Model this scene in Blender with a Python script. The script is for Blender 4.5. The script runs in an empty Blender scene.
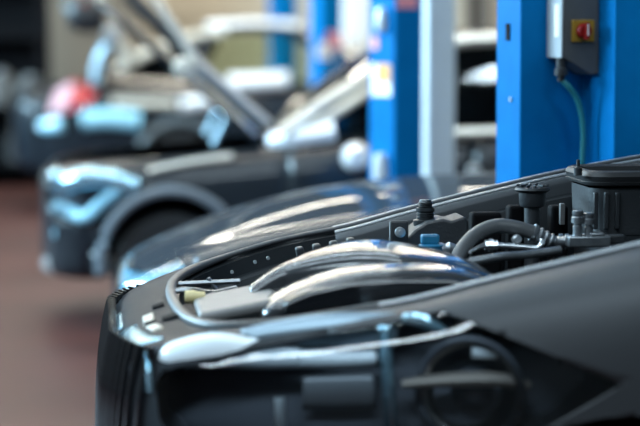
import bpy, bmesh, math, random
import numpy as np
from mathutils import Vector, Matrix
random.seed(4)
S = bpy.context.scene
COL = S.collection
PI = math.pi

# ------------------------------------------------------------------ camera
F = 2133.0; CAMZ = 1.6; PITCH = math.atan((213 - 30) / F)
cam = bpy.data.cameras.new('camera'); co = bpy.data.objects.new('camera', cam); COL.objects.link(co)
co.location = (0, 0, CAMZ); co.rotation_euler = (PI / 2 - PITCH, 0, 0)
cam.sensor_width = 36; cam.lens = F / 640 * 36
cam.dof.use_dof = True; cam.dof.focus_distance = 5.92; cam.dof.aperture_fstop = 1.5
cam.clip_end = 100
S.camera = co
# ------------------------------------------------------------------ world, lamps, exposure
W = bpy.data.worlds.new('world'); S.world = W; W.use_nodes = True
W.node_tree.nodes['Background'].inputs[0].default_value = (.55, .7, .85, 1)
W.node_tree.nodes['Background'].inputs[1].default_value = 0.05
S.view_settings.view_transform = 'Standard'; S.view_settings.look = 'None'
S.view_settings.gamma = 1; S.view_settings.use_curve_mapping = False
S.view_settings.exposure = 0.12


def area(name, loc, rot, sx, sy, power, col):
    l = bpy.data.lights.new(name, 'AREA'); l.shape = 'RECTANGLE'; l.size = sx; l.size_y = sy
    l.energy = power; l.color = col
    o = bpy.data.objects.new(name, l); COL.objects.link(o); o.location = loc; o.rotation_euler = rot
    return o


WARM = (1, .94, .80); COOL = (.50, .80, 1.0); NEUT = (.72, .89, 1)
# fluorescent rows under the ceiling, along the bays; the wide front row is an added skylight
for k, (y, sx, p) in enumerate(((1.6, .8, 430), (5.2, .14, 150), (7.6, .14, 200), (10.6, .16, 240), (13.8, .2, 260), (17.5, .2, 300), (22.0, .25, 420))):
    area('ceiling_light', (-1.0, y, 5.0), (0, 0, 0), 9.0, sx, p, NEUT if y < 9 else WARM)
# daylight through the high windows of the left wall and the window behind the photographer
area('high_window_daylight', (-8.85, 12.5, 4.1), (0, -PI / 2, 0), 1.8, 13.0, 3600, COOL)


# ------------------------------------------------------------------ materials
def M(name, col, rough=.5, metal=0., coat=0., spec=.5, noise=0., nscale=30., bump=0., emit=None, es=0.):
    m = bpy.data.materials.new(name); m.use_nodes = True
    nt = m.node_tree; b = nt.nodes['Principled BSDF']
    b.inputs['Base Color'].default_value = (*col, 1)
    b.inputs['Roughness'].default_value = rough; b.inputs['Metallic'].default_value = metal
    b.inputs['Coat Weight'].default_value = coat; b.inputs['Coat Roughness'].default_value = .04
    b.inputs['Specular IOR Level'].default_value = spec
    if noise or bump:
        tc = nt.nodes.new('ShaderNodeTexCoord'); n = nt.nodes.new('ShaderNodeTexNoise')
        n.inputs['Scale'].default_value = nscale; n.inputs['Detail'].default_value = 4
        nt.links.new(tc.outputs['Object'], n.inputs['Vector'])
        if noise:
            r = nt.nodes.new('ShaderNodeValToRGB')
            r.color_ramp.elements[0].position = .3; r.color_ramp.elements[1].position = .75
            r.color_ramp.elements[0].color = tuple(c * (1 - noise) for c in col) + (1,)
            r.color_ramp.elements[1].color = tuple(min(1, c * (1 + noise)) for c in col) + (1,)
            nt.links.new(n.outputs['Fac'], r.inputs['Fac']); nt.links.new(r.outputs['Color'], b.inputs['Base Color'])
        if bump:
            bp = nt.nodes.new('ShaderNodeBump'); bp.inputs['Strength'].default_value = bump
            bp.inputs['Distance'].default_value = .004
            nt.links.new(n.outputs['Fac'], bp.inputs['Height']); nt.links.new(bp.outputs['Normal'], b.inputs['Normal'])
    if emit:
        b.inputs['Emission Color'].default_value = (*emit, 1); b.inputs['Emission Strength'].default_value = es
    return m


def glass(name, tint=(.8, .9, .92), rough=.02, refl=1.0):
    m = bpy.data.materials.new(name); m.use_nodes = True; nt = m.node_tree
    nt.nodes.remove(nt.nodes['Principled BSDF'])
    t = nt.nodes.new('ShaderNodeBsdfTransparent'); t.inputs[0].default_value = (*tint, 1)
    g = nt.nodes.new('ShaderNodeBsdfGlossy'); g.inputs['Roughness'].default_value = rough
    g.inputs[0].default_value = (refl, refl, refl, 1)
    fr = nt.nodes.new('ShaderNodeFresnel'); fr.inputs[0].default_value = 1.52
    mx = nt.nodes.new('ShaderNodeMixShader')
    nt.links.new(fr.outputs[0], mx.inputs[0]); nt.links.new(t.outputs[0], mx.inputs[1]); nt.links.new(g.outputs[0], mx.inputs[2])
    nt.links.new(mx.outputs[0], nt.nodes['Material Output'].inputs[0])
    return m


m_paint_grey = M('graphite_paint', (.040, .044, .049), .48, .2, .0, .3, noise=.05, nscale=400)
m_paint_dark = M('black_paint', (.016, .02, .026), .25, .2, .9)
m_paint_b = M('dark_grey_paint', (.030, .037, .046), .6, 0, .45, 0.)
m_paint_c = M('anthracite_paint', (.006, .010, .015), .4, 0, .6, .2)
m_paint_d = M('blue_black_paint', (.005, .010, .016), .4, 0, .4, .2)
m_piano = M('gloss_black_plastic', (.008, .009, .011), .12, 0, .4)
m_black = M('black_plastic', (.020, .023, .027), .45, bump=.25, nscale=120)
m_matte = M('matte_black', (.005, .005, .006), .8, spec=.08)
m_rubber = M('rubber', (.02, .021, .023), .5, bump=.15, nscale=200)
m_hose = M('hose_rubber', (.07, .075, .08), .38, bump=.2, nscale=220)
m_cover = M('engine_cover_plastic', (.032, .034, .038), .25, .3, 1.)
m_lip = M('galvanised_lip', (.5, .52, .54), .3, .9)
m_alu = M('cast_aluminium', (.62, .65, .68), .33, .95, noise=.15, nscale=60, bump=.3)
m_chrome = M('chrome', (.8, .82, .84), .08, 1)
m_dkmetal = M('dark_metal', (.25, .27, .29), .36, .85, noise=.2, nscale=40)
m_bluecap = M('blue_cap_plastic', (.006, .12, .23), .38, noise=.1)
m_yell = M('yellowed_plastic', (.6, .5, .25), .4)
m_greyp = M('grey_plastic', (.15, .15, .15), .38, noise=.1, bump=.2)
m_lens = glass('clear_lens', (.86, .9, .93))
m_carglass = glass('tinted_car_glass', (.45, .5, .5))
m_clearglass = glass('clear_car_glass', (.92, .96, .90))
m_privacy = glass('privacy_glass', (.10, .12, .12), refl=.6)
m_darkglass = glass('dark_car_glass', (.26, .30, .32))
m_paleblue = M('pale_blue_lens_and_sheen', (.30, .60, .75), .3, 0, .5)  # lamp lenses, and daylight reflections painted on the far car
m_lens_b = M('lamp_reflector_and_glint', (.40, .66, .80), .2, .75)  # lamp parts, and highlights painted on lens and nose
m_lampdark = M('lamp_housing', (.085, .098, .12), .35, .2)
m_reflect = M('lamp_bowl', (.20, .20, .20), .3, 1)
m_red = M('red_tail_lens', (.95, .02, .06), .3, 0, .2)
m_pink = M('pale_tail_lens', (.95, .6, .68), .3, 0, .2)
m_blue = M('blue_lift_paint', (.001, .145, .40), .45, .0, .0, .04, noise=.08, nscale=9)
m_navy = M('navy_lift_paint', (.002, .08, .2), .45, .0, .0, .04, noise=.08, nscale=9)
m_palepost = M('pale_grey_paint', (.66, .74, .78), .5, noise=.05, nscale=6)
m_boxgrey = M('control_box_grey', (.06, .064, .068), .5, noise=.06)
m_boxside = M('control_box_lit_side', (.42, .47, .5), .45)
m_label = M('cream_label', (.85, .78, .6), .5)
m_orange = M('orange_label', (.8, .36, .08), .5)
m_white = M('white_label', (.85, .86, .86), .5)
m_pinklab = M('pink_label', (.75, .3, .36), .5)
m_switchy = M('yellow_switch_plate', (.26, .15, .018), .5, spec=.15)
m_switchr = M('red_switch', (.18, .006, .006), .45, spec=.15)
m_teal = M('teal_cable', (.012, .16, .19), .4)
m_tyre = M('tyre', (.012, .012, .013), .75, bump=.4, nscale=60)
m_rim = M('rim', (.2, .21, .22), .3, .9)
m_seat = M('seat_fabric', (.03, .032, .035), .8)
m_wall = M('cream_wall', (.62, .56, .45), .8, noise=.06, nscale=2)
m_wallg = M('grey_wall', (.10, .10, .10), .85, noise=.08, nscale=2)
m_ceil = M('ceiling', (.10, .105, .11), .9)
m_frame = M('frame_grey', (.25, .26, .27), .5)


# ------------------------------------------------------------------ mesh helpers
def obj(name, bm, mat, parent=None, smooth=True, bevel=0., subsurf=0, solid=0.):
    bmesh.ops.recalc_face_normals(bm, faces=bm.faces)
    me = bpy.data.meshes.new(name); bm.to_mesh(me); bm.free()
    me.materials.append(mat)
    if smooth:
        for p in me.polygons: p.use_smooth = True
    o = bpy.data.objects.new(name, me); COL.objects.link(o)
    if parent: o.parent = parent
    if solid:
        md = o.modifiers.new('s', 'SOLIDIFY'); md.thickness = solid; md.offset = -1
    if bevel:
        md = o.modifiers.new('b', 'BEVEL'); md.width = bevel; md.segments = 3; md.limit_method = 'ANGLE'
    if subsurf:
        md = o.modifiers.new('ss', 'SUBSURF'); md.levels = subsurf; md.render_levels = subsurf
    if smooth and not subsurf:
        es = bmesh.new(); es.from_mesh(me)
        for e in es.edges:
            if len(e.link_faces) == 2 and e.calc_face_angle(0) > .6: e.smooth = False
        es.to_mesh(me); es.free()
    return o


def empty(name, loc, rz, label, cat, group=None):
    o = bpy.data.objects.new(name, None); COL.objects.link(o); o.empty_display_size = .1
    o.location = loc; o.rotation_euler = (0, 0, rz); o['label'] = label; o['category'] = cat
    if group: o['group'] = group
    return o


def tag(o, label, cat, group=None):
    o['label'] = label; o['category'] = cat
    if group: o['group'] = group
    return o


def struct(o):
    o['kind'] = 'structure'; return o


def box(bm, c, s, rz=0., ry=0., rx=0.):
    m = Matrix.Translation(c) @ Matrix.Rotation(rz, 4, 'Z') @ Matrix.Rotation(ry, 4, 'Y') @ Matrix.Rotation(rx, 4, 'X') @ Matrix.Diagonal((*s, 1))
    bmesh.ops.create_cube(bm, size=1, matrix=m); return bm


def nb(): return bmesh.new()


def smooth_path(pts, n=8):
    P = [np.array(p, float) for p in pts]; out = []
    for i in range(len(P) - 1):
        p0 = P[max(i - 1, 0)]; p1 = P[i]; p2 = P[i + 1]; p3 = P[min(i + 2, len(P) - 1)]
        for k in range(n):
            t = k / n
            out.append(.5 * ((2 * p1) + (-p0 + p2) * t + (2 * p0 - 5 * p1 + 4 * p2 - p3) * t * t + (-p0 + 3 * p1 - 3 * p2 + p3) * t ** 3))
    out.append(P[-1]); return out


def tube(bm, pts, r, seg=12, closed=False, flat=1.0):
    """round tube along pts; r a number or a function of 0..1"""
    n = len(pts); P = [Vector(p) for p in pts]; rings = []
    up = Vector((0, 0, 1))
    for i, p in enumerate(P):
        if closed: t = (P[(i + 1) % n] - P[i - 1])
        else: t = P[min(i + 1, n - 1)] - P[max(i - 1, 0)]
        t.normalize()
        a = t.cross(up if abs(t.z) < .95 else Vector((1, 0, 0))).normalized(); b = a.cross(t).normalized()
        rr = r(i / (n - 1)) if callable(r) else r
        rings.append([bm.verts.new(p + (a * math.cos(q) + b * flat * math.sin(q)) * rr) for q in [2 * PI * k / seg for k in range(seg)]])
    m = n if closed else n - 1
    for i in range(m):
        A_, B_ = rings[i], rings[(i + 1) % n]
        for k in range(seg):
            bm.faces.new((A_[k], A_[(k + 1) % seg], B_[(k + 1) % seg], B_[k]))
    if not closed:
        bm.faces.new(rings[0]); bm.faces.new(rings[-1][::-1])
    return bm


def lathe(bm, c, prof, seg=28, axis='Z'):
    """prof: list of (r,h) along axis from point c"""
    rings = []
    for r, h in prof:
        ring = []
        for k in range(seg):
            q = 2 * PI * k / seg; x, y = r * math.cos(q), r * math.sin(q)
            p = {'Z': (x, y, h), 'X': (h, x, y), 'Y': (x, h, y)}[axis]
            ring.append(bm.verts.new(Vector(c) + Vector(p)))
        rings.append(ring)
    for a, b in zip(rings, rings[1:]):
        for k in range(seg): bm.faces.new((a[k], a[(k + 1) % seg], b[(k + 1) % seg], b[k]))
    if prof[0][0] > 1e-4: bm.faces.new(rings[0])
    if prof[-1][0] > 1e-4: bm.faces.new(rings[-1])
    bmesh.ops.remove_doubles(bm, verts=bm.verts, dist=1e-5)
    return bm


def grid(bm, rows):
    V = [[bm.verts.new(p) for p in r] for r in rows]
    for i in range(len(V) - 1):
        for j in range(len(V[0]) - 1):
            bm.faces.new((V[i][j], V[i + 1][j], V[i + 1][j + 1], V[i][j + 1]))
    return bm


def prism(bm, poly, v0, v1, axis='Y'):
    """poly in (x,z), extruded along local y from v0 to v1"""
    a = [bm.verts.new((p[0], v0, p[1])) for p in poly]; b = [bm.verts.new((p[0], v1, p[1])) for p in poly]
    bm.faces.new(a); bm.faces.new(b[::-1]); n = len(poly)
    for i in range(n): bm.faces.new((a[i], a[(i + 1) % n], b[(i + 1) % n], b[i]))
    return bm


def hermite(tab, x):
    xs = [t[0] for t in tab]; ys = [t[1] for t in tab]
    if x <= xs[0]: return ys[0]
    if x >= xs[-1]: return ys[-1]
    n = len(xs); d = [(ys[i + 1] - ys[i]) / (xs[i + 1] - xs[i]) for i in range(n - 1)]
    m = [d[0]] + [0 if d[i - 1] * d[i] <= 0 else 2 * d[i - 1] * d[i] / (d[i - 1] + d[i]) for i in range(1, n - 1)] + [d[-1]]
    i = max(k for k in range(n - 1) if xs[k] <= x); h = xs[i + 1] - xs[i]; t = (x - xs[i]) / h
    return (ys[i] * (2 * t ** 3 - 3 * t * t + 1) + m[i] * h * (t ** 3 - 2 * t * t + t) + ys[i + 1] * (-2 * t ** 3 + 3 * t * t) + m[i + 1] * h * (t ** 3 - t * t))


def inpoly(p, poly):
    x, y = p; c = False; n = len(poly)
    for i in range(n):
        x1, y1 = poly[i]; x2, y2 = poly[i - 1]
        if (y1 > y) != (y2 > y) and x < (x2 - x1) * (y - y1) / (y2 - y1) + x1: c = not c
    return c


def ray(px, py):
    x = (px - 320) / F; y = -(py - 213) / F
    return (x, math.cos(PITCH) + y * math.sin(PITCH), -math.sin(PITCH) + y * math.cos(PITCH))


def at(px, py, Y):
    d = ray(px, py); t = Y / d[1]
    return Vector((t * d[0], Y, CAMZ + t * d[2]))


class Frame:
    """a car's own frame: u back from the nose, v towards the photographer, z up (local x=u, y=-v)"""
    def __init__(s, ox, oy, deg):
        s.o = (ox, oy); s.th = math.radians(deg); s.c = math.cos(s.th); s.s = math.sin(s.th)

    def p(s, px, py, v):
        d = ray(px, py); t = (v + s.o[0] * s.s - s.o[1] * s.c) / (d[0] * s.s - d[1] * s.c)
        X, Y = t * d[0], t * d[1]
        return Vector(((X - s.o[0]) * s.c + (Y - s.o[1]) * s.s, -v, CAMZ + t * d[2]))

    def uz(s, px, py, v):
        q = s.p(px, py, v); return (q.x, q.z)


# ------------------------------------------------------------------ car body builder
def half_profile(w, zb, zs, zt, k=1.0):
    """(|v|, z) from the sill up over the shoulder to the middle of the bonnet"""
    key = [(0, zb), (.55 * w, zb), (.86 * w, zb + .005), (.96 * w, zb + .05), (.985 * w, zb + .16), (w, zb + .45 * (zs - zb)), (.995 * w, zs - .22 * k), (.98 * w, zs - .12 * k),
           (.95 * w, zs - .055 * k), (.905 * w, zs - .016 * k), (.84 * w, zs), (.74 * w, zs + .10 * (zt - zs)), (.5 * w, zs + .55 * (zt - zs)), (.25 * w, zs + .88 * (zt - zs)), (0, zt)]
    return [tuple(q) for q in smooth_path(key, 3)]


def body_bm(w_t, zb_t, zs_t, zt_t, us, k=1.0):
    kf = k if callable(k) else (lambda u: k)
    bm = nb(); rows = []
    for u in us:
        hp = half_profile(hermite(w_t, u), hermite(zb_t, u), hermite(zs_t, u), hermite(zt_t, u), kf(u))
        rows.append([(u, -v, z) for v, z in hp] + [(u, v, z) for v, z in hp[::-1][1:]])
    grid(bm, rows)
    for r in (0, -1):
        bm.verts.ensure_lookup_table(); n = len(rows[0]); base = 0 if r == 0 else (len(us) - 1) * n
        vs = [bm.verts[base + i] for i in range(n)]
        # close the nose and the tail with strips between both halves
        for i in range((n - 1) // 2 - 0):
            j = n - 1 - i
            q = [vs[i], vs[i + 1], vs[j - 1], vs[j]]
            q = list(dict.fromkeys(q))
            if len(q) > 2:
                try: bm.faces.new(q)
                except ValueError: pass
    bmesh.ops.remove_doubles(bm, verts=bm.verts, dist=1e-5)
    return bm


def cut_poly(bm, poly, plane='uz', side=None):
    """cut the body along the polygon's edges so that parts end exactly there"""
    n = len(poly); xs = [p[0] for p in poly]; ys = [p[1] for p in poly]
    for i in range(n):
        a, b = poly[i], poly[(i + 1) % n]; dx, dy = b[0] - a[0], b[1] - a[1]; L = math.hypot(dx, dy)
        if L < 1e-5: continue
        if plane == 'uz': no = Vector((-dy, 0, dx)).normalized(); pt = Vector((a[0], 0, a[1]))
        else: no = Vector((-dy, dx, 0)).normalized(); pt = Vector((a[0], a[1], 0))
        mx, my = (a[0] + b[0]) / 2, (a[1] + b[1]) / 2
        fs = []
        for f in bm.faces:
            c = f.calc_center_median()
            x, y = (c.x, c.z) if plane == 'uz' else (c.x, c.y)
            if side and c.y * side < .05: continue
            if plane == 'uv' and c.z < .7: continue
            if abs(x - mx) < L / 2 + .12 and abs(y - my) < L / 2 + .12: fs.append(f)
        geom = list({e for f in fs for e in f.edges}) + list({v for f in fs for v in f.verts}) + fs
        bmesh.ops.bisect_plane(bm, geom=geom, plane_co=pt, plane_no=no, dist=1e-5)


def split_parts(bm, classify):
    """{part: bmesh of its faces}"""
    names = {}
    for f in bm.faces: names.setdefault(classify(f.calc_center_median(), f.normal), []).append(f.index)
    out = {}
    for nme, idx in names.items():
        c = bm.copy(); c.faces.ensure_lookup_table(); keep = set(idx)
        bmesh.ops.delete(c, geom=[f for f in c.faces if f.index not in keep], context='FACES')
        out[nme] = c
    return out


def arch(cu, cz, r, zlow, n=18):
    return [(cu + r * math.cos(PI * k / n), cz + r * math.sin(PI * k / n)) for k in range(n + 1)] + [(cu - r, zlow), (cu + r, zlow)]


def wheel(root, u, v, r, wd=.22):
    y = -v; sg = 1 if y > 0 else -1
    bm = nb()
    lathe(bm, (u, y, r), [(r * .66, -wd / 2), (r * .9, -wd / 2), (r * .97, -wd * .42), (r, -wd * .25), (r, wd * .25), (r * .97, wd * .42), (r * .9, wd / 2), (r * .66, wd / 2)], 40, 'Y')
    t = obj('wheel', bm, m_tyre, root)
    bm = nb(); o = y + sg * wd * .36
    lathe(bm, (u, y, r), [(r * .67, -wd * .45), (r * .60, -wd * .4), (r * .60, wd * .4), (r * .67, wd * .45)], 36, 'Y')
    for k in range(5):
        a = 2 * PI * k / 5 + .3
        tube(bm, [(u, o, r), (u + math.cos(a) * r * .63, o + sg * .015, r + math.sin(a) * r * .63)], r * .085, 8)
    lathe(bm, (u, o, r), [(0, -.03), (r * .16, -.03), (r * .16, .03), (0, .03)], 20, 'Y')
    obj('rim', bm, m_rim, t)


def liner(root, u, cz, r, w):
    for sg in (-1, 1):
        bm = nb(); y0, y1 = sg * (w - .03), sg * (w - .36)
        rows = [[(u + (r + .005) * math.cos(PI * k / 16 ), y, cz + (r + .005) * math.sin(PI * k / 16)) for k in range(17)] for y in (y0, y1)]
        grid(bm, rows)
        vs = [bm.verts.new(p) for p in rows[1]]; bm.faces.new(vs)
        obj('wheel_liner', bm, m_matte, root)


def greenhouse(root, paint, uf, zf, urf, zr, urr, ub, zbk, wb, wr, belt, glassm=m_carglass, bp=None, seats=True, glass2=None, seatm=None):
    glass2 = glass2 or glassm
    """uf,zf windscreen base; urf roof front; urr roof rear; ub,zbk rear base; belt(u) sill height"""
    n = 9
    def q(u, z, f): return (u, f, z)
    def halfw(t): return wb + (wr - wb) * t
    # roof
    bm = nb(); rows = []
    for i in range(11):
        t = i / 10; u = urf + (urr - urf) * t; z = zr + .03 * math.sin(PI * t) - .0 * t
        rows.append([(u, wr * s, z + .035 * (1 - s * s) - (.02 if abs(s) > .95 else 0)) for s in np.linspace(-1, 1, 13)])
    grid(bm, rows); obj('roof', bm, paint, root, solid=.03)
    def pane(name, u0, z0, w0, u1, z1, w1, bul):
        bm = nb(); rows = []
        for i in range(8):
            t = i / 7; u = u0 + (u1 - u0) * t; z = z0 + (z1 - z0) * t; w = w0 + (w1 - w0) * t
            rows.append([(u + bul * (s * s), w * s, z + .02 * math.sin(PI * t) + .03 * t * (1 - s * s)) for s in np.linspace(-1, 1, 9)])
        grid(bm, rows); obj(name, bm, glass2, root, solid=.005)
    pane('windscreen', uf, zf, wb * .95, urf, zr, wr * .96, .10)
    pane('rear_window', ub, zbk, wb * .92, urr, zr, wr * .96, -.06)
    for sg in (-1, 1):
        A0 = Vector((uf + .10, sg * wb, zf - .02)); A1 = Vector((urf + .08, sg * wr, zr - .01))
        C0 = Vector((ub - .06, sg * wb, zbk - .02)); C1 = Vector((urr - .06, sg * wr, zr - .01))
        bm = nb(); tube(bm, smooth_path([A0, (A0 + A1) / 2 + Vector((-.02, 0, .03)), A1], 5), .035, 8); obj('a_pillar', bm, paint, root)
        bm = nb(); tube(bm, smooth_path([C0, (C0 + C1) / 2 + Vector((.03, 0, .03)), C1], 5), .05, 8); obj('rear_pillar', bm, paint, root)
        bm = nb(); tube(bm, smooth_path([A1, (A1 + C1) / 2 + Vector((0, 0, .035)), C1], 5), .03, 8); obj('roof_rail', bm, paint, root)
        mid = bp if bp else urf + .55 * (urr - urf) + .1
        B0 = Vector((mid, sg * wb, belt(mid))); B1 = Vector((mid + .06, sg * wr, zr))
        bm = nb(); tube(bm, [B0, B1], .04, 8); obj('b_pillar', bm, m_piano, root)
        # side panes
        def sidepane(name, P, gm=glassm):
            bm = nb(); vs = [bm.verts.new(p) for p in P]; bm.faces.new(vs); obj(name, bm, gm, root, smooth=False, solid=.005)
        z0 = belt(A0.x + .1)
        sidepane('front_side_window', [(A0.x + .05, sg * wb, z0), A1 + Vector((.05, 0, -.03)), B1 + Vector((-.03, 0, -.03)), B0], glass2)
        sidepane('rear_side_window', [B0, B1 + Vector((.03, 0, -.03)), C1 + Vector((-.05, 0, -.03)), (C0.x - .06, sg * wb, belt(C0.x))])
    # seats inside
    for sg in (-1, 1) if seats else ():
        u = urf + .35; z0 = belt(u)
        bm = nb(); box(bm, (u + .1, sg * .37, z0 - .12), (.14, .46, .62), ry=.25); box(bm, (u + .19, sg * .37, z0 + .27), (.09, .26, .17), ry=.2)
        obj('seat', bm, seatm or m_seat, root, bevel=.04)


US = list(np.concatenate([[0, .015, .035, .06, .09, .13], np.arange(.17, 4.2, .055), [4.2, 4.26, 4.3]]))


# ================================================================== SETTING
bm = nb(); box(bm, (0, 10, -.05), (20, 34, .1)); fl = struct(obj('floor', bm, M('red_floor_paint', (.052, .019, .016), .5, 0, 0, .15, noise=.35, nscale=1.2, bump=.1), smooth=False))
bm = nb(); box(bm, (0, 10, 5.55), (20, 34, .1)); struct(obj('ceiling', bm, m_ceil, smooth=False))
bm = nb(); box(bm, (.5, 26.1, 1.55), (19, .2, 3.1)); struct(obj('wall_back', bm, m_wall, smooth=False))
bm = nb(); box(bm, (.5, 26.1, 4.3), (19, .2, 2.4)); struct(obj('wall_back_upper', bm, M('dark_upper_wall', (.05, .052, .055), .8), smooth=False))  # unseen upper wall, made dark for contrasty reflections
bm = nb(); box(bm, (-9.1, 10, 2.75), (.2, 34, 5.5)); struct(obj('wall_left', bm, m_wallg, smooth=False))
bm = nb(); box(bm, (9.1, 10, 2.75), (.2, 34, 5.5)); struct(obj('wall_right', bm, m_wallg, smooth=False))
bm = nb(); box(bm, (0, -5.1, 2.75), (18, .2, 5.5)); struct(obj('wall_front', bm, m_wallg, smooth=False))
# brown-grey partition at the back, left, and a dark doorway at the back, right
bm = nb(); X0 = at(-60, 0, 24).x; X1 = at(138, 0, 24).x
box(bm, ((X0 + X1) / 2, 24.2, 1.6), (X1 - X0, .1, 3.2)); struct(obj('wall_partition', bm, M('brown_grey_wall', (.16, .145, .12), .85, noise=.1, nscale=3), smooth=False))
bm = nb(); a = at(466, 30, 25.9); b = at(487, 30, 25.9)
box(bm, ((a.x + b.x) / 2, 25.96, 1.5), (b.x - a.x, .06, 3.0)); struct(obj('door_1', bm, M('brown_door', (.07, .06, .052), .6), smooth=False))
for x in (a.x - .02, b.x + .02):
    bm = nb(); box(bm, (x, 25.9, 1.5), (.07, .12, 3.0)); struct(obj('trim_1' if x < b.x else 'trim_2', bm, M('door_trim', (.3, .28, .25), .6), smooth=False))

# ================================================================== CAR A : the near car with its engine bay open
FA = Frame(-.557, 5.4, 6)
ca = empty('car', (FA.o[0], FA.o[1], 0), FA.th, 'graphite grey car with open engine bay and long clear headlight, nearest to us', 'car')
wA = [(0, .33), (.015, .42), (.035, .50), (.06, .57), (.09, .62), (.13, .68), (.2, .735), (.3, .785), (.45, .835), (.65, .875), (.9, .905), (1.2, .93), (2, .94), (3.6, .93), (4.1, .86), (4.3, .7)]
zbA = [(0, .32), (.1, .24), (.5, .22), (4.0, .24), (4.3, .4)]
zsA = [(0, .80), (.035, .845), (.07, .868), (.14, .89), (.25, .918), (.34, .94), (.45, .965), (.57, .99), (.69, 1.012), (.87, 1.058), (1.1, 1.112), (1.34, 1.165), (1.57, 1.205), (1.9, 1.25), (3.6, 1.2), (4.0, 1.12), (4.3, .95)]
ztA = [(0, .83), (.06, .885), (.14, .92), (.3, .96), (.57, 1.03), (.87, 1.10), (1.34, 1.205), (1.9, 1.29), (3.6, 1.22), (4.3, 1.0)]
LEAN = .036; DROP = .010
zsA = [(u, z - DROP * min(1, max(0, (u - .2) / .5))) for u, z in zsA]; ztA = [(u, z - DROP) for u, z in ztA]
kA = lambda u: hermite([(0, .7), (.1, 1.3), (.2, 2.1), (.7, 2.1), (1.2, 1.3), (2, 1.0)], u)
body = body_bm(wA, zbA, zsA, ztA, US, kA)
for v_ in body.verts: v_.co.z += LEAN * v_.co.y * min(1, max(0, v_.co.x / .5))
HOOD_HALF = [(.165, 0), (.172, .2), (.19, .36), (.225, .48), (.28, .555), (.38, .612), (.55, .648), (.8, .67), (1.1, .685), (1.5, .695), (1.86, .70)]
hoodA = [(u, -v) for u, v in HOOD_HALF] + [(u, v) for u, v in HOOD_HALF[::-1][:-1]]
cut_poly(body, hoodA, 'uv')
LAMP_PX = [((152, 366), .62), ((158, 350), .66), ((170, 341), .69), ((214, 331), .72), ((271, 318), .75), ((330, 306), .78), ((385, 301), .80), ((430, 308), .82), ((500, 334), .85), ((560, 359), .88), ((620, 383), .90),
           ((590, 401), .90), ((545, 428), .90), ((440, 470), .89), ((300, 480), .84), ((190, 470), .74), ((160, 420), .66)]
lampA = [FA.uz(*p, v) for p, v in LAMP_PX]
cut_poly(body, lampA, 'uz', -1)
LV = [(.08, .61), (.14, .64), (.25, .70), (.4, .735), (.6, .765), (.8, .775), (1.2, .80)]
lampUV = [(u, -v) for u, v in LV] + [(1.2, -1.2), (.08, -1.2)]
cut_poly(body, lampUV, 'uv')
archA = arch(1.15, .36, .40, -.1)
arch2 = arch(3.5, .36, .40, -.1)
for sd in (-1, 1):
    for ar in (archA, arch2): cut_poly(body, ar, 'uz', sd)
GR = [(-.05, .84), (.13, .865), (.13, .50), (-.05, .48)]
cut_poly(body, [(.12, .845), (.12, .50), (-.05, .48), (-.05, .83)], 'uz')


def clsA(c, n):
    if c.z > .7 and inpoly((c.x, c.y), hoodA): return 'hood'
    if c.y < -.05 and inpoly((c.x, c.z), lampA) and inpoly((c.x, c.y), lampUV): return 'lamp'
    if abs(c.y) > .45 and (inpoly((c.x, c.z), archA) or inpoly((c.x, c.z), arch2)): return 'none'
    if c.x < .12 and .5 < c.z < .845 and abs(c.y) < .52: return 'grille'
    if c.x < .62 and (c.z < .80 or c.x < .25): return 'front_bumper'
    if c.x < .5 and abs(c.y) < .75 and c.z > .8: return 'front_panel' + ('N' if c.x > .25 and c.y < 0 else 'F' if c.x > .25 else '')
    if c.x > 3.0: return 'rear_body'
    if c.x > 1.95 and c.z < 1.1: return 'door' + ('N' if c.y < 0 else 'F')
    if c.x > 1.86 and abs(c.y) < .72 and c.z > .7: return 'cowl'
    return 'fender' + ('N' if c.y < 0 else 'F')


pa = split_parts(body, clsA)
m_nose_refl = M('cream_reflection', (.5, .47, .4), .4)  # cream reflection painted on the nose
m_fpanel = M('satin_front_panel', (.03, .035, .04), .4, .1, .0, .1)
m_bump = M('satin_black', (.022, .025, .029), .42, 0, 0, .045)
m_map = {'fenderN': ('fender', m_paint_grey), 'fenderF': ('fender', m_paint_grey), 'front_bumper': ('front_bumper', m_bump), 'front_panel': ('front_panel', m_fpanel), 'front_panelN': ('front_panel', m_fpanel), 'front_panelF': ('front_panel', m_fpanel),
         'doorN': ('door', m_paint_grey), 'doorF': ('door', m_paint_grey), 'rear_body': ('rear_body', m_paint_grey), 'cowl': ('cowl_panel', m_black)}
for k, (nme, mt) in m_map.items():
    if k in pa: obj(nme, pa[k], mt, ca, solid=.004)
# raised bonnet: the same sheet turned up about its hinge
hb = pa['hood']; hinge = Vector((1.9, 0, 1.30))
bmesh.ops.rotate(hb, verts=hb.verts, cent=hinge, matrix=Matrix.Rotation(math.radians(67), 3, 'Y'))
hoodo = obj('hood', hb, m_paint_grey, ca, solid=.03)
# grille: dark recess with vertical slats following the nose
gr = pa['grille']
bmesh.ops.translate(gr, verts=gr.verts, vec=(.04, 0, 0)); go = obj('grille', gr, m_matte, ca)
for k in range(31):
    v = -.60 + k * .04
    bm = nb(); P = []
    for t in np.linspace(0, 1, 9):
        z = .48 + .40 * t
        base = next((u for u in np.arange(0, .3, .002) if hermite(wA, u) * .985 >= abs(v)), .06) if abs(v) > .325 else 0
        P.append((base - .008 + .035 * t ** 3, v, z))
    tube(bm, P, .012, 8); obj('slat', bm, m_piano, go)
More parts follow.
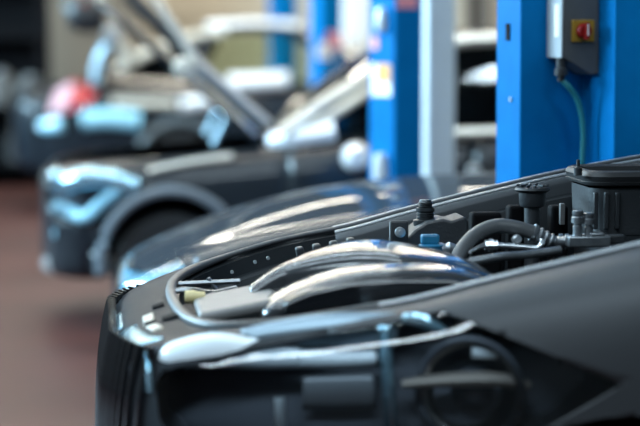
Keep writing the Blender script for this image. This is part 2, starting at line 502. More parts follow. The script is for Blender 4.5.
# headlight: clear cover, dark housing, bowls, divider
lb = pa['lamp']; bowl = lb.copy()
lens = obj('headlight', lb, m_lens, ca, solid=0)
rim_pts = []
for p, v in LAMP_PX: pass
for f in bowl.faces: pass
bd = {v for e in bowl.edges if len(e.link_faces) == 1 for v in e.verts}
for v in bowl.verts:
    if v not in bd:
        v.co.y += .12; v.co.x += .02
hs = obj('lamp_housing', bowl, m_lampdark, lens)


def dome(bm, c, r, depth, nrm, seg=24, rings=8):
    """open parabolic bowl facing nrm"""
    nrm = Vector(nrm).normalized(); a = nrm.cross(Vector((0, 0, 1))).normalized(); b = a.cross(nrm)
    rows = []
    for i in range(rings + 1):
        t = max(i / rings, .02); rows.append([Vector(c) + nrm * (depth * (t * t - 1)) + (a * math.cos(q) + b * math.sin(q)) * r * t for q in [2 * PI * k / seg for k in range(seg + 1)]])
    grid(bm, rows); bmesh.ops.remove_doubles(bm, verts=bm.verts, dist=1e-5); return bm


for (px, py, v, r) in ((470, 392, .80, .115),):
    c = FA.p(px, py, v)
    bm = nb(); dome(bm, c, r, .09, (-.45, -1, 0)); bo = obj('reflector_bowl', bm, m_reflect if px > 400 else m_lampdark, lens, solid=.003)
    bm = nb(); dome(bm, c + Vector((.01, .03, 0)), .05, -.03, (-.45, -1, 0)); obj('projector_lens', bm, m_lampdark, bo)
    bm = nb(); nn = Vector((-.45, -1, 0)).normalized(); aa = nn.cross(Vector((0, 0, 1))).normalized()
    tube(bm, [c + (aa * math.cos(q) + Vector((0, 0, 1)) * math.sin(q)) * (r + .004) for q in [2 * PI * k / 36 for k in range(36)]], .009, 8, True)
    obj('bowl_ring', bm, m_lampdark, bo)
m_glare = M('white_lens_glare', (.80, .90, .96), .25, 0, .5)  # white standing for reflections and highlights on the lens
m_warmref = M('warm_reflection', (.60, .54, .48), .3, .5)
def band(top, bot, nme, mt, n=6, dy=0.):
    T = smooth_path([FA.p(x, y, v) for x, y, v in top], n); B_ = smooth_path([FA.p(x, y, v) for x, y, v in bot], n)
    bm = nb(); rows = []
    for t_, b_ in zip(T, B_):
        t_, b_ = Vector(t_), Vector(b_); rows.append([t_ + (b_ - t_) * q + Vector((0, -.012 * math.sin(PI * q), 0)) for q in (0, .2, .4, .6, .8, 1)])
    grid(bm, rows); return obj(nme, bm, mt, lens, solid=.008)
band([(160, 352, .60), (172, 342, .625), (214, 333, .675), (262, 340, .705), (300, 348, .725)], [(156, 366, .60), (172, 368, .635), (214, 368, .68), (262, 369, .71), (300, 368, .73)], 'lens_glare', m_glare)  # bright reflection along the upper lens, built as a white band
band([(300, 350, .725), (340, 351, .74), (376, 350, .755)], [(300, 368, .73), (340, 368, .745), (376, 366, .76)], 'lens_glare', m_glare)
m_upsheen = M('blue_lens_sheen', (.22, .30, .36), .35, .5); m_inpan = M('lamp_inner_panel', (.16, .18, .20), .4, .3)
band([(240, 330, .67), (271, 322, .69), (330, 313, .71), (396, 312, .735)], [(262, 342, .695), (290, 346, .71), (335, 348, .73), (396, 347, .75)], 'upper_sheen', m_upsheen)  # bluish reflection of the upper lens, painted as a band
band([(302, 374, .71), (340, 373, .73), (374, 372, .745)], [(302, 410, .71), (340, 410, .73), (374, 409, .745)], 'inner_panel', m_inpan)
band([(379, 325, .77), (380, 360, .785), (383, 400, .79), (386, 440, .785)], [(392, 325, .77), (393, 360, .785), (396, 400, .79), (399, 440, .785)], 'lamp_divider', m_lens_b)
bm = nb(); tube(bm, smooth_path([FA.p(402, 318, .765), FA.p(420, 320, .775), FA.p(446, 332, .785)], 5), lambda t: .004 + .011 * math.sin(PI * (.1 + .8 * t)), 10); obj('lens_glare', bm, m_lens_b, lens)  # highlight at the lens corner, modelled as a tube
bm = nb(); tube(bm, [FA.p(472, 352, .79), FA.p(497, 353, .80)], .014, 10); obj('lens_glint', bm, m_glare, lens)  # small oval highlight, modelled as a white tube
bm = nb(); tube(bm, smooth_path([FA.p(402, 384, .78), FA.p(450, 380, .795), FA.p(500, 380, .81), FA.p(530, 386, .82)], 5), lambda t: .006 + .016 * math.sin(PI * (.1 + .8 * t)), 10, flat=.8); obj('inner_bar', bm, m_warmref, lens)  # warm reflection in the bowl, modelled as a capsule
bm = nb(); tube(bm, smooth_path([FA.p(312, 392, .70), FA.p(345, 388, .72), FA.p(374, 390, .74)], 5), .014, 10); obj('inner_bar', bm, m_lampdark, lens)
bm = nb(); tube(bm, [FA.p(279, 398, .74), FA.p(281, 436, .74)], .012, 10); obj('low_glint', bm, m_glare, lens)  # highlight low in the headlight, modelled as a tube


# seal and flange around the bay opening, following the sheet
def zA(u, v):
    hp = half_profile(hermite(wA, u), hermite(zbA, u), hermite(zsA, u), hermite(ztA, u), kA(u))
    best = None
    for (v0, z0), (v1, z1) in zip(hp[20:], hp[21:]):
        if v1 <= abs(v) <= v0: best = z0 + (z1 - z0) * ((abs(v) - v0) / (v1 - v0) if v1 != v0 else 0)
    return (best if best is not None else hermite(zsA, u)) + LEAN * v * min(1, max(0, u / .5))


loop = [(u, v) for u, v in HOOD_HALF]
edge = smooth_path([(u, v, 0) for u, v in loop[::-1]] + [(u, -v, 0) for u, v in loop[1:]], 6)   # near rear -> nose -> far rear (v sign: +near)
edge = [(p[0], -p[1]) for p in edge]     # local y
def inset(e, d):
    out = []
    for i, (u, y) in enumerate(e):
        a_, b_ = e[max(i - 1, 0)], e[min(i + 1, len(e) - 1)]
        t = Vector((b_[0] - a_[0], b_[1] - a_[1])).normalized()
        nrm = Vector((t.y, -t.x))
        if nrm.dot(Vector((1.0 - u, -y))) < 0: nrm = -nrm
        out.append((u + nrm.x * d, y + nrm.y * d))
    return out
def rim(d, dz, lo=0.): return [(u, y, zA(*edge[i]) + dz) for i, (u, y) in enumerate(inset(edge, d)) if i >= len(edge) * lo]
m_edge = M('sheet_edge', (.42, .45, .48), .32, .6); m_flange = M('wing_flange_grey', (.065, .072, .08), .4, .3)
m_innerw = M('inner_wing_black', (.014, .017, .020), .42, .1, 0, .3)
KINK = next(i for i, (u, y) in enumerate(edge) if y > 0 and u > .66) / len(edge)
KN = next(i for i, (u, y) in enumerate(edge) if u < .66) / len(edge)
def rimn(d, dz): return [p for i, p in enumerate(rim(d, dz)) if i <= len(edge) * KN]
for nme, f in (('far', lambda d, dz: rim(d, dz, KINK)), ('near', rimn)):
    bm = nb(); tube(bm, f(.000, .006), .0045, 8); obj('fender_edge', bm, m_edge, ca)
    bm = nb(); tube(bm, f(.030, -.004), .0075, 8, flat=.7); obj('wing_flange', bm, m_edge, ca)
    bm = nb(); grid(bm, [f(.036, -.008), f(.042, -.030), f(.046, -.064), f(.060, -.068)]); obj('wing_rail', bm, m_flange, ca, solid=.003)
bm = nb(); tube(bm, rim(.013, .003), lambda t: .007 + .007 * min(1, max(0, (.25 - abs(t - .5)) * 12)), 12); obj('hood_seal', bm, M('seal_rubber', (.055, .06, .066), .42, bump=.1, nscale=150), ca)
bm = nb(); grid(bm, [rim(0, -.004), rim(.008, -.014), rim(.034, -.014), rim(.040, -.058), rim(.075, -.066), rim(.10, -.14), [(u, y, .62) for u, y in inset(edge, .13)]])
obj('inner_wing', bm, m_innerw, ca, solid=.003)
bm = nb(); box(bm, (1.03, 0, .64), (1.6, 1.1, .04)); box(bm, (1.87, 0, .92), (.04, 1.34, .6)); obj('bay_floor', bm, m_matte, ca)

def nose_u(v):
    return next(u for u in np.arange(0, .5, .003) if hermite(wA, u) * .93 >= abs(v))
for v0, v1, du0, du1, mt, nme in ((.24, .52, .025, .085, m_lens_b, 'corner_glare'), (.18, .40, .10, .125, m_nose_refl, 'cream_glare'), (-.10, .16, .02, .05, m_lens_b, 'panel_glare')):  # pale patches painted as reflections on the nose
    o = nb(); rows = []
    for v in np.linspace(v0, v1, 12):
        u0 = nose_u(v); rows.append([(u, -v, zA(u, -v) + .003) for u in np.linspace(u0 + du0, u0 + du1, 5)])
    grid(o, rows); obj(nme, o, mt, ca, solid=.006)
for x, y, w_ in ((158, 296, .05), (150, 302, .05), (172, 312, .06), (168, 322, .06)):
    o = nb(); a = FA.p(x, y, .3 if y > 300 else .1); a.z = zA(a.x, a.y) + .002; box(o, a, (.03, w_, .006), ry=-.3); obj('panel_slot', o, m_matte, ca, bevel=.002)
o = nb(); tube(o, [FA.p(147, 352, .60), FA.p(149, 372, .62), FA.p(150, 392, .62)], .007, 8); obj('corner_highlight', o, m_lens_b, ca)  # vertical highlight of the bumper corner, modelled as a thin tube
# engine cover: two domed arms over a skirt, made black for the shade under the lip
def dome_loft(pts, hw, th):
    """pts along u: (u, z, yc); a rounded slab of half width hw(t) across y"""
    bm = nb(); rows = []
    for i, (u, z, y) in enumerate(pts):
        t = i / (len(pts) - 1); w = hw(t); h = th(t)
        prof = [(-1, -.9), (-1, -.35), (-.9, -.02), (-.65, .14), (-.3, .22), (0, .25), (.3, .22), (.65, .14), (.9, -.02), (1, -.35), (1, -.9)]
        rows.append([(u, y + a_ * w, z + b_ * h - .25 * h) for a_, b_ in prof])
    grid(bm, rows)
    bm.verts.ensure_lookup_table(); n = 11
    bm.faces.new([bm.verts[i] for i in range(n)]); bm.faces.new([bm.verts[len(bm.verts) - n + i] for i in range(n)])
    return bm


def cover_path(px, v):
    return [tuple((q.x, q.z, q.y)) for q in [Vector(p) for p in smooth_path([FA.p(x, y, v) for x, y in px], 5)]]


p1 = cover_path([(249, 286), (262, 276), (290, 260), (330, 246), (372, 240), (420, 246), (460, 256), (486, 268), (500, 280)], .12)
o = dome_loft(p1, lambda t: .04 + .15 * min(1, max(0, t - .22) * 3), lambda t: .05 + .04 * min(1, t * 3)); eng = obj('engine_cover', o, m_cover, ca, subsurf=1)
p2 = cover_path([(258, 304), (275, 293), (310, 277), (350, 266), (400, 262), (450, 265), (485, 276)], .30)
o = dome_loft(p2, lambda t: .04 + .07 * math.sin(PI * min(.6, t * 1.2 + .1)), lambda t: .05); obj('lower_cover', o, m_cover, eng, subsurf=1)
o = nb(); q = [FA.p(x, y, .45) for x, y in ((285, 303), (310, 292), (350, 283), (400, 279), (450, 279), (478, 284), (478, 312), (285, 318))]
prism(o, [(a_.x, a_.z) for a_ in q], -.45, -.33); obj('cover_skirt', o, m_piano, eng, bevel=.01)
# flat grey plastic shroud and small fittings at the front of the bay
o = nb(); a = FA.p(228, 300, .2)
box(o, (a.x + .02, -.18, .925), (.20, .34, .03), ry=-.18); obj('slam_panel_cover', o, m_greyp, ca, bevel=.012)
o = nb(); tube(o, smooth_path([FA.p(170, 292, -.1), FA.p(190, 290, -.1), FA.p(212, 293, -.15), FA.p(236, 288, -.2)], 5), .008, 8); obj('bay_cable', o, m_dkmetal, ca)
o = nb(); tube(o, [FA.p(176, 284, -.3), FA.p(240, 281, -.3)], .007, 8); tube(o, [FA.p(208, 278, -.3), FA.p(216, 289, -.3)], .006, 8); obj('hood_catch', o, m_dkmetal, ca)
o = nb(); lathe(o, FA.p(193, 297, .05), [(0, -.02), (.016, -.02), (.018, .0), (.014, .015), (.014, .03), (0, .03)], 16, 'X'); obj('sensor_plug', o, m_yell, ca)
for k, (x, y) in enumerate(((197, 293), (232, 272), (255, 262), (268, 258))):
    o = nb(); lathe(o, FA.p(x, y, -.52), [(0, -.006), (.005, -.006), (.005, .004), (0, .006)], 10, 'Y'); obj('clip', o, m_alu, ca)
# ribbed fins along the far inner wing
for k in range(4):
    o = nb(); a = FA.p(300 + 17 * k, 252 - 3 * k, -.45); box(o, a, (.022, .04, .03), ry=-.2); obj('wing_bracket', o, m_black, ca, bevel=.006)

# --- components in the plane of focus
def up(px, py, v): return FA.p(px, py, v)
# bolt on bracket at 400,232
o = nb(); a = up(400, 234, -.28); box(o, a + Vector((0, .02, -.02)), (.052, .012, .11)); br = obj('bolt_bracket', o, m_black, ca, bevel=.012)
o = nb(); lathe(o, a + Vector((0, -.005, .005)), [(0, -.012), (.007, -.012), (.007, -.006), (.014, -.005), (.014, .01), (0, .01)], 20, 'Y'); obj('bolt', o, m_alu, br)
# mount housing with threaded damper top
o = nb(); q = [up(x, y, -.36) for x, y in ((404, 250), (404, 236), (412, 228), (424, 220), (440, 217), (448, 219), (461, 214.5), (464, 218), (467, 246), (466, 256), (410, 258))]
prism(o, [(a_.x, a_.z) for a_ in q], .30, .44); mh = obj('mount_housing', o, m_black, ca, bevel=.012)
a = up(425.5, 220, -.37); r = .0245
m_damper = M('blackened_metal', (.05, .055, .06), .35, .7)
prof = [(0, -.03), (.03, -.03), (.034, -.008), (.034, 0), (.024, .004)]
for k in range(3): prof += [(.026, .006 + k * .006), (.022, .009 + k * .006)]
prof += [(.026, .026), (.026, .034), (.018, .036)]
for k in range(3): prof += [(.021, .038 + k * .005), (.018, .0405 + k * .005)]
prof += [(.016, .056), (0, .056)]
o = nb(); lathe(o, a, prof, 24); obj('damper_top', o, m_damper, ca)
# blue reservoir cap
a = up(431, 256, -.16)
o = nb(); lathe(o, a, [(0, -.12), (.032, -.12), (.032, .018), (.030, .024), (.034, .026), (.034, .030), (.018, .034), (0, .034)], 24); cp = obj('blue_cap', o, m_bluecap, ca)
o = nb(); box(o, a + Vector((-.003, 0, .045)), (.048, .03, .026)); obj('cap_grip', o, m_bluecap, cp, bevel=.005)
o = nb(); lathe(o, up(449, 249, -.2), [(0, -.04), (.016, -.04), (.018, -.02), (.014, -.01), (.020, 0), (.012, .02), (0, .02)], 18, 'X'); obj('pipe_union', o, m_alu, ca)
# mushroom shaped filler cap on a neck
a = up(532.5, 186, -.36)
o = nb(); prof = [(0, 0), (.03, .001), (.046, -.004), (.05, -.010), (.045, -.014), (.038, -.018), (.036, -.05), (.033, -.056), (.022, -.06), (.021, -.30), (0, -.30)]
lathe(o, a, prof, 32); fc = obj('filler_cap', o, m_black, ca)
for k in range(12):
    q = 2 * PI * k / 12; o = nb(); box(o, a + Vector((.034 * math.cos(q), .034 * math.sin(q), .002)), (.022, .005, .006), rz=q); obj('cap_rib', o, m_black, fc, bevel=.001)
# thick hose with crimped ends
o = nb(); P = smooth_path([up(444, 292, .0), up(453, 268, -.04), up(463, 248, -.08), up(478, 233, -.12), up(497, 226, -.14), up(517, 228, -.14), up(534, 233, -.14)], 7); tube(o, P, .0195, 18); hose = obj('coolant_hose', o, m_hose, ca)
o = nb(); d0, d1 = up(532, 232, -.14), up(551, 241, -.14); dv = d1 - d0
tube(o, [d0 + dv * t for t in np.linspace(0, 1, 15)], lambda t: (.0245 if int(t * 6.99) % 2 == 0 else .0205) - .004 * t, 18); obj('hose_crimp', o, m_dkmetal, hose)
o = nb(); tube(o, smooth_path([up(549, 240, -.14), up(558, 242, -.14), up(572, 241, -.10), up(590, 238, -.08)], 5), .0155, 14); obj('metal_pipe', o, m_dkmetal, hose)
for x in (561, 567):
    o = nb(); lathe(o, up(x, 241.5, -.14), [(.015, -.004), (.021, -.004), (.021, .004), (.015, .004)], 18, 'X'); obj('pipe_bead', o, m_dkmetal, hose)
# thin pipe with hex nuts below
o = nb(); P = smooth_path([up(486, 245, -.10), up(500, 245.5, -.10), up(520, 247, -.10), up(536, 248, -.10), up(541, 245, -.10), up(542, 240, -.11)], 6); tube(o, P, .0085, 12); tp = obj('thin_pipe', o, m_alu, ca)
for x, rr in ((487, .014), (491, .017), (495.5, .014)):
    o = nb(); lathe(o, up(x, 245, -.10), [(0, -.006), (rr, -.006), (rr, .005), (0, .005)], 8, 'X'); obj('pipe_nut', o, m_alu, tp)
o = nb(); tube(o, smooth_path([up(470, 252, -.02), up(480, 247, -.08), up(486, 245, -.10)], 4), lambda t: .004 + .006 * t, 10); obj('pipe_tip', o, m_alu, tp)
o = nb(); lathe(o, up(516, 239, -.11), [(0, -.02), (.008, -.02), (.013, -.015), (.013, 0), (.009, .004), (.009, .018), (0, .02)], 16, 'Y'); obj('drain_plug', o, m_alu, ca)
o = nb(); tube(o, smooth_path([up(470, 262, .1), up(500, 257, .08), up(525, 255, .05), up(560, 250, .02)], 6), .011, 12); obj('lower_pipe', o, m_dkmetal, ca)
# valve block with two screw fittings
o = nb(); a = up(588, 241, -.08); box(o, a, (.115, .05, .03)); box(o, a + Vector((.02, 0, .014)), (.04, .045, .02)); vb = obj('valve_block', o, m_dkmetal, ca, bevel=.005)
o = nb(); box(o, a + Vector((.075, .01, .004)), (.05, .035, .022)); obj('block_plug', o, m_black, vb, bevel=.004)
for x, yt in ((577.5, 210), (588.5, 212.5)):
    b_ = up(x, 238, -.08); t_ = up(x, yt, -.08); h = t_.z - b_.z
    o = nb(); lathe(o, b_, [(0, 0), (.0125, 0), (.0125, h * .42), (.010, h * .46), (.010, h * .52), (.0165, h * .54), (.0165, h * .74), (.0135, h * .78), (.0145, h * .82), (.0145, h * .97), (.011, h), (0, h)], 20); obj('screw_fitting', o, m_dkmetal, vb)
# fuse box, rounded, with a fat lid rim
def rbox(cx, cy, sx, sy, r, z0, z1, taper=1.0, n=6):
    bm = nb(); rows = []
    def ring(z, k, d=0):
        P = []
        for (qx, qy, a0) in ((1, 1, 0), (-1, 1, PI / 2), (-1, -1, PI), (1, -1, 3 * PI / 2)):
            for i in range(n + 1):
                a_ = a0 + PI / 2 * i / n
                P.append((cx + (qx * (sx / 2 - r) + (r + d) * math.cos(a_)) * k, cy + (qy * (sy / 2 - r) + (r + d) * math.sin(a_)) * k, z))
        return P + [P[0]]
    return bm, ring


a = up(574, 168, -.20)
sx, sy = .40, .30; cx, cy = a.x + .25, .36; zt = up(600, 180, -.20).z + .016
bm, ring = rbox(cx, cy, sx, sy, .055, 0, 0)
rows = [ring(zt - .33, .93), ring(zt - .17, .955), ring(zt - .168, .97), ring(zt - .162, .975), ring(zt - .155, .965), ring(zt - .06, .985), ring(zt - .04, .985)]
grid(bm, rows); bm.faces.new([bm.verts.new(p) for p in rows[0][:-1]]); fb = obj('fuse_box', bm, m_black, ca)
bm, ring = rbox(cx, cy, sx, sy, .055, 0, 0)
rows = [ring(zt - .034, .99, .004), ring(zt - .031, 1, .012), ring(zt - .024, 1, .015), ring(zt - .022, 1, .010), ring(zt - .018, 1, .012), ring(zt - .008, 1, .016), ring(zt + .004, 1, .008), ring(zt + .008, 1, -.004), ring(zt + .002, 1, -.018), ring(zt - .014, .98, -.024)]
grid(bm, rows); bm.faces.new([bm.verts.new(p) for p in rows[-1][:-1]]); obj('fuse_box_lid', bm, m_rubber, fb)
for k in range(3):
    o = nb(); box(o, (cx - sx / 2 + .012 + .03 * k, cy - sy / 2 - .0, zt - .10), (.012, .02, .10)); obj('box_rib', o, m_black, fb, bevel=.003)
o = nb(); lathe(o, up(578, 168, -.24), [(0, -.02), (.012, -.02), (.012, .0), (.005, .006), (.005, .022), (0, .024)], 14); obj('lid_stud', o, m_black, fb)
# dark bulkhead pieces behind the hose
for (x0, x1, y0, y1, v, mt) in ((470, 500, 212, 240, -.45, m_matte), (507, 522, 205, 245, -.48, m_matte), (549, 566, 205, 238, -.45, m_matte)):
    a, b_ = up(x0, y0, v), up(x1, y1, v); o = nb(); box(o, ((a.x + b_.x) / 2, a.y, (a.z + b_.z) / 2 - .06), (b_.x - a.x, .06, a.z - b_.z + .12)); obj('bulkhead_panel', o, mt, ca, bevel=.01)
o = nb(); a = up(562, 214, -.40); box(o, a, (.014, .02, .06)); obj('relay', o, m_greyp, ca, bevel=.003)
for u in (1.15, 3.5):
    for v in (-.8, .8): wheel(ca, u, v, .36)
    liner(ca, u, .36, .40, .92)
greenhouse(ca, m_paint_grey, 1.95, 1.28, 2.65, 1.66, 3.7, 4.15, 1.18, .80, .60, lambda u: 1.24)


# ================================================================== other cars
def other_car(name, fr, label, paint, wt, zb, zs, zt, arches, wr_, hood_poly, lamp_poly, gh, extra=None, open_hood=None, lampmat=m_lens_b, lampname='headlight', k=1.0, hoodname='hood', noselen=.3):
    root = empty(name, (fr.o[0], fr.o[1], 0), fr.th, label, 'car')
    bm = body_bm(wt, zb, zs, zt, US, k)
    if hood_poly: cut_poly(bm, hood_poly, 'uv')
    for sd in (-1, 1):
        cut_poly(bm, lamp_poly, 'uz', sd)
        for ar in arches: cut_poly(bm, ar, 'uz', sd)
    def cls(c, n):
        if hood_poly and c.z > .5 and inpoly((c.x, c.y), hood_poly) and n.z > .3: return 'hood'
        if abs(c.y) > .05 and inpoly((c.x, c.z), lamp_poly): return 'lampN' if c.y < 0 else 'lampF'
        if abs(c.y) > .4 and any(inpoly((c.x, c.z), a_) for a_ in arches): return 'none'
        if gh['g'][0] + .05 < c.x < gh['g'][5] - .05 and n.z > .6 and abs(c.y) < gh['g'][8] - .03 and c.z > .8: return 'inside'
        if c.x < noselen: return 'nose'
        if c.x > 4.0: return 'tail'
        if hood_poly and c.x < gh['door'][0]: return 'fenderN' if c.y < 0 else 'fenderF'
        if c.x < gh['door'][0]: return 'quarterN' if c.y < 0 else 'quarterF'
        if c.x < gh['door'][1]: return 'door1N' if c.y < 0 else 'door1F'
        if c.x < gh['door'][2]: return 'door2N' if c.y < 0 else 'door2F'
        return 'endN' if c.y < 0 else 'endF'
    pp = split_parts(bm, cls)
    if 'inside' in pp: obj('interior', pp['inside'], m_matte, root)
    nm = {'nose': 'front_bumper' if hood_poly else 'rear_bumper', 'tail': 'rear_bumper' if hood_poly else 'front_bumper', 'fenderN': 'fender', 'fenderF': 'fender', 'quarterN': 'quarter_panel', 'quarterF': 'quarter_panel',
          'door1N': 'door', 'door1F': 'door', 'door2N': 'door', 'door2F': 'door', 'endN': 'quarter_panel' if hood_poly else 'fender', 'endF': 'quarter_panel' if hood_poly else 'fender'}
    for kk, n_ in nm.items():
        if kk in pp: obj(n_, pp[kk], paint, root, solid=.004)
    if 'hood' in pp:
        hb = pp['hood']
        if open_hood:
            hu, hz, ang = open_hood
            bmesh.ops.rotate(hb, verts=hb.verts, cent=(hu, 0, hz), matrix=Matrix.Rotation(ang, 3, 'Y'))
        obj(hoodname, hb, paint, root, solid=.03 if open_hood else .004)
    for kk in ('lampN', 'lampF'):
        if kk in pp:
            inner = pp[kk].copy(); sgn = 1 if kk == 'lampN' else -1
            l = obj(lampname, pp[kk], m_lens, root)
            for v in inner.verts: v.co.y += .03 * sgn; v.co.x += .015
            obj('reflector', inner, lampmat, l)
    for u, cz, r, w in wr_:
        for v in (-(w - .13), w - .13): wheel(root, u, v, r)
        liner(root, u, cz, r + .05, w)
    greenhouse(root, paint, *gh['g'], **gh.get('kw', {}))
    return root


# ---- car B : behind, bonnet shut
FB = Frame(-.81, 8.3, 4)
wB = [(0, .35), (.015, .45), (.035, .53), (.06, .59), (.1, .65), (.17, .72), (.3, .79), (.5, .84), (.8, .88), (1.2, .89), (3.6, .89), (4.1, .8), (4.3, .66)]
zbB = [(0, .26), (.2, .2), (4, .22), (4.3, .35)]
ztB = [(0, .60), (.03, .70), (.08, .735), (.15, .77), (.34, .845), (.58, .92), (.85, .98), (1.24, 1.02), (1.5, 1.03), (1.7, 1.03), (3.5, 1.0), (4.3, .85)]
zsB = [(0, .57), (.03, .655), (.08, .69), (.15, .725), (.34, .80), (.58, .87), (.85, .925), (1.24, .965), (1.7, .98), (3.5, .97), (4.3, .8)]
hoodB = [(.06, -.3), (.13, -.52), (.3, -.64), (.7, -.70), (1.72, -.74), (1.72, .74), (.7, .70), (.3, .64), (.13, .52), (.06, .3)]
lampB = [FB.uz(x, y, .72) for x, y in ((108, 300), (111, 280), (122, 264), (150, 252), (178, 262), (200, 280), (204, 292), (170, 300), (135, 312))]
arB = [arch(.95, .33, .36, -.1), arch(3.4, .33, .36, -.1)]
cb = other_car('car', FB, 'dark grey car with shut reflective hood, just beyond the open engine bay', m_paint_b, wB, zbB, zsB, ztB, arB, [(.95, .33, .31, .88), (3.4, .33, .31, .88)], hoodB, lampB,
               lampmat=m_paleblue, gh={'door': (1.35, 2.4, 3.2), 'g': (1.72, 1.02, 2.3, 1.42, 3.3, 3.95, .98, .78, .56, lambda u: .99)})

# ---- car C : open hood on a strut, windscreen and door between the posts
FC = Frame(-1.56, 12.0, 5)
wC = [(0, .42), (.015, .52), (.035, .60), (.06, .66), (.1, .72), (.17, .78), (.3, .84), (.5, .88), (.8, .9), (1.2, .91), (3.6, .91), (4.1, .84), (4.3, .7)]
zbC = [(0, .30), (.2, .27), (4, .27), (4.3, .4)]
zsC = [(0, .80), (.05, .845), (.15, .87), (.5, .91), (.9, .945), (1.3, .985), (2, 1.04), (3.5, 1.05), (4.3, .95)]
ztC = [(0, .83), (.1, .88), (.3, .92), (.6, .95), (1.0, 1.0), (1.35, 1.03), (3.5, 1.06), (4.3, .98)]
hoodC = [(.07, -.35), (.12, -.55), (.25, -.66), (.6, -.72), (1.24, -.75), (1.24, .75), (.6, .72), (.25, .66), (.12, .55), (.07, .35)]
lampC = [FC.uz(x, y, .84) for x, y in ((46, 182), (58, 172), (110, 168), (142, 178), (138, 192), (112, 208), (84, 226), (56, 220), (46, 206))]
cu, cz_ = FC.uz(172, 262, .9)
arC = [arch(cu, cz_, .36, -.1), arch(cu + 2.5, cz_, .36, -.1)]
cc = other_car('car', FC, 'black car with its hood propped open, behind the shut dark grey hood', m_paint_c, wC, zbC, zsC, ztC, arC, [(cu, cz_, .32, .90), (cu + 2.5, cz_, .32, .90)], hoodC, lampC,
               {'door': (1.3, 2.3, 3.2), 'g': (1.27, 1.04, 1.98, 1.545, 3.4, 4.0, 1.05, .80, .62, lambda u: 1.06), 'kw': {'bp': 2.75, 'glassm': m_darkglass, 'seatm': M('grey_blue_seat', (.09, .125, .145), .6)}}, open_hood=(1.25, 1.06, math.radians(47)), lampmat=m_lampdark)
for pts, rr in (([(66, 184), (84, 178), (108, 178), (137, 187)], .058), ([(53, 205), (70, 212), (86, 217), (102, 203), (120, 190)], .036), ([(50, 180), (58, 178), (60, 178)], .05)):
    o = nb(); tube(o, smooth_path([FC.p(x, y, .86 if x > 75 else .80) for x, y in pts], 5), rr, 12); obj('lamp_element', o, m_lens_b if rr > .04 else m_paleblue, cc)
m_rhandle0 = M('handle_metal', (.7, .74, .76), .25, .5)
m_hbar = M('hinge_grey', (.36, .39, .42), .35, .5)
m_mirrorcap = M('mirror_cap', (.82, .85, .9), .25, .3, .4)  # pale cap colour carries the white glare on the mirror
m_cream = M('cream_streak', (.80, .78, .70), .25, .5)  # cream for painted highlights and the fender stripe
o = nb(); tube(o, smooth_path([FC.p(282, 133, .80), FC.p(325, 103, .76), FC.p(376, 72, .68)], 5), .042, 10); obj('pillar_highlight', o, m_cream, cc)  # cream highlight of the A-pillar, modelled as two tubes
o = nb(); tube(o, smooth_path([FC.p(302, 134, .80), FC.p(340, 110, .77), FC.p(380, 84, .7)], 5), .028, 10); obj('pillar_highlight', o, m_cream, cc)
o = nb(); tube(o, smooth_path([FC.p(272, 142, .70), FC.p(300, 137, .78), FC.p(335, 131, .80)], 5), .06, 10); obj('cowl_glare', o, M('cowl_reflection', (.8, .84, .9), .3, .2, .3), cc)  # white reflection at the windscreen base, modelled as a pale tube
o = nb(); tube(o, [FC.p(128, -6, .70), FC.p(262, 127, .72)], .05, 10, flat=.8); obj('hood_frame', o, m_black, cc)
o = nb(); tube(o, [FC.p(152, -6, .76), FC.p(202, 68, .76)], .024, 10); obj('hood_bar', o, m_cream, cc)  # cream bar carries the highlight on the raised hood's edge
o = nb(); lathe(o, FC.p(184, 68, .76), [(0, -.05), (.05, -.04), (.06, 0), (.05, .04), (0, .05)], 16, 'Y'); obj('bar_end_highlight', o, m_cream, cc)  # highlight at the bar's end, modelled as a knob
o = nb(); tube(o, [FC.p(200, 66, .78), FC.p(268, 124, .78)], .030, 10); obj('hood_bar', o, m_hbar, cc)
# details of car C: fog lamp, arch lip, strut, bay, mirror
o = nb(); a = FC.p(62, 233, .69); lathe(o, a, [(0, -.02), (.045, -.015), (.05, 0), (.05, .03), (0, .03)], 20, 'Y'); obj('fog_lamp', o, m_paleblue, cc)
o = nb(); a = FC.p(51, 265, .60); lathe(o, a, [(0, -.03), (.045, -.02), (.05, 0), (.05, .05), (0, .05)], 20, 'Y'); obj('bumper_reflector', o, m_rhandle0, cc)
o = nb(); tube(o, [(cu + .375 * math.cos(q), -.905, cz_ + .375 * math.sin(q)) for q in np.linspace(-.15, PI + .15, 26)], .03, 8); obj('arch_trim', o, M('grey_trim', (.13, .16, .19), .4), cc)
o = nb(); box(o, (.66, 0, .78), (1.1, 1.3, .1)); obj('engine_bay', o, m_matte, cc)
for v in (-.62, .62):
    p0, p1 = FC.p(214, 146, .68), FC.p(237, 100, .68); p0.y = p1.y = -v
    o = nb(); tube(o, [p0, p0 + (p1 - p0) * .55], .016, 10); st = obj('hood_strut', o, M('strut_blue_grey', (.22, .32, .38), .3, .6), cc)
    o = nb(); tube(o, [p0 + (p1 - p0) * .55, p1], .012, 10); obj('strut_rod', o, m_chrome, st)
for sg in (-1, 1):
    o = nb(); a = FC.p(356, 157, .98); a.y = sg * 1.0
    lathe(o, a, [(0, -.11), (.05, -.10), (.075, -.05), (.08, 0), (.075, .05), (.05, .10), (0, .11)], 18, 'Y'); mo = obj('mirror', o, m_mirrorcap, cc)
    o = nb(); tube(o, [(a.x, sg * .80, a.z + .01), (a.x, sg * .92, a.z)], .02, 8); obj('mirror_arm', o, m_black, mo)
o = nb(); tube(o, [FC.p(395, 134, .89), FC.p(560, 130, .89)], .026, 8); obj('belt_highlight', o, m_cream, cc)  # cream highlight along the door belt, modelled as a tube
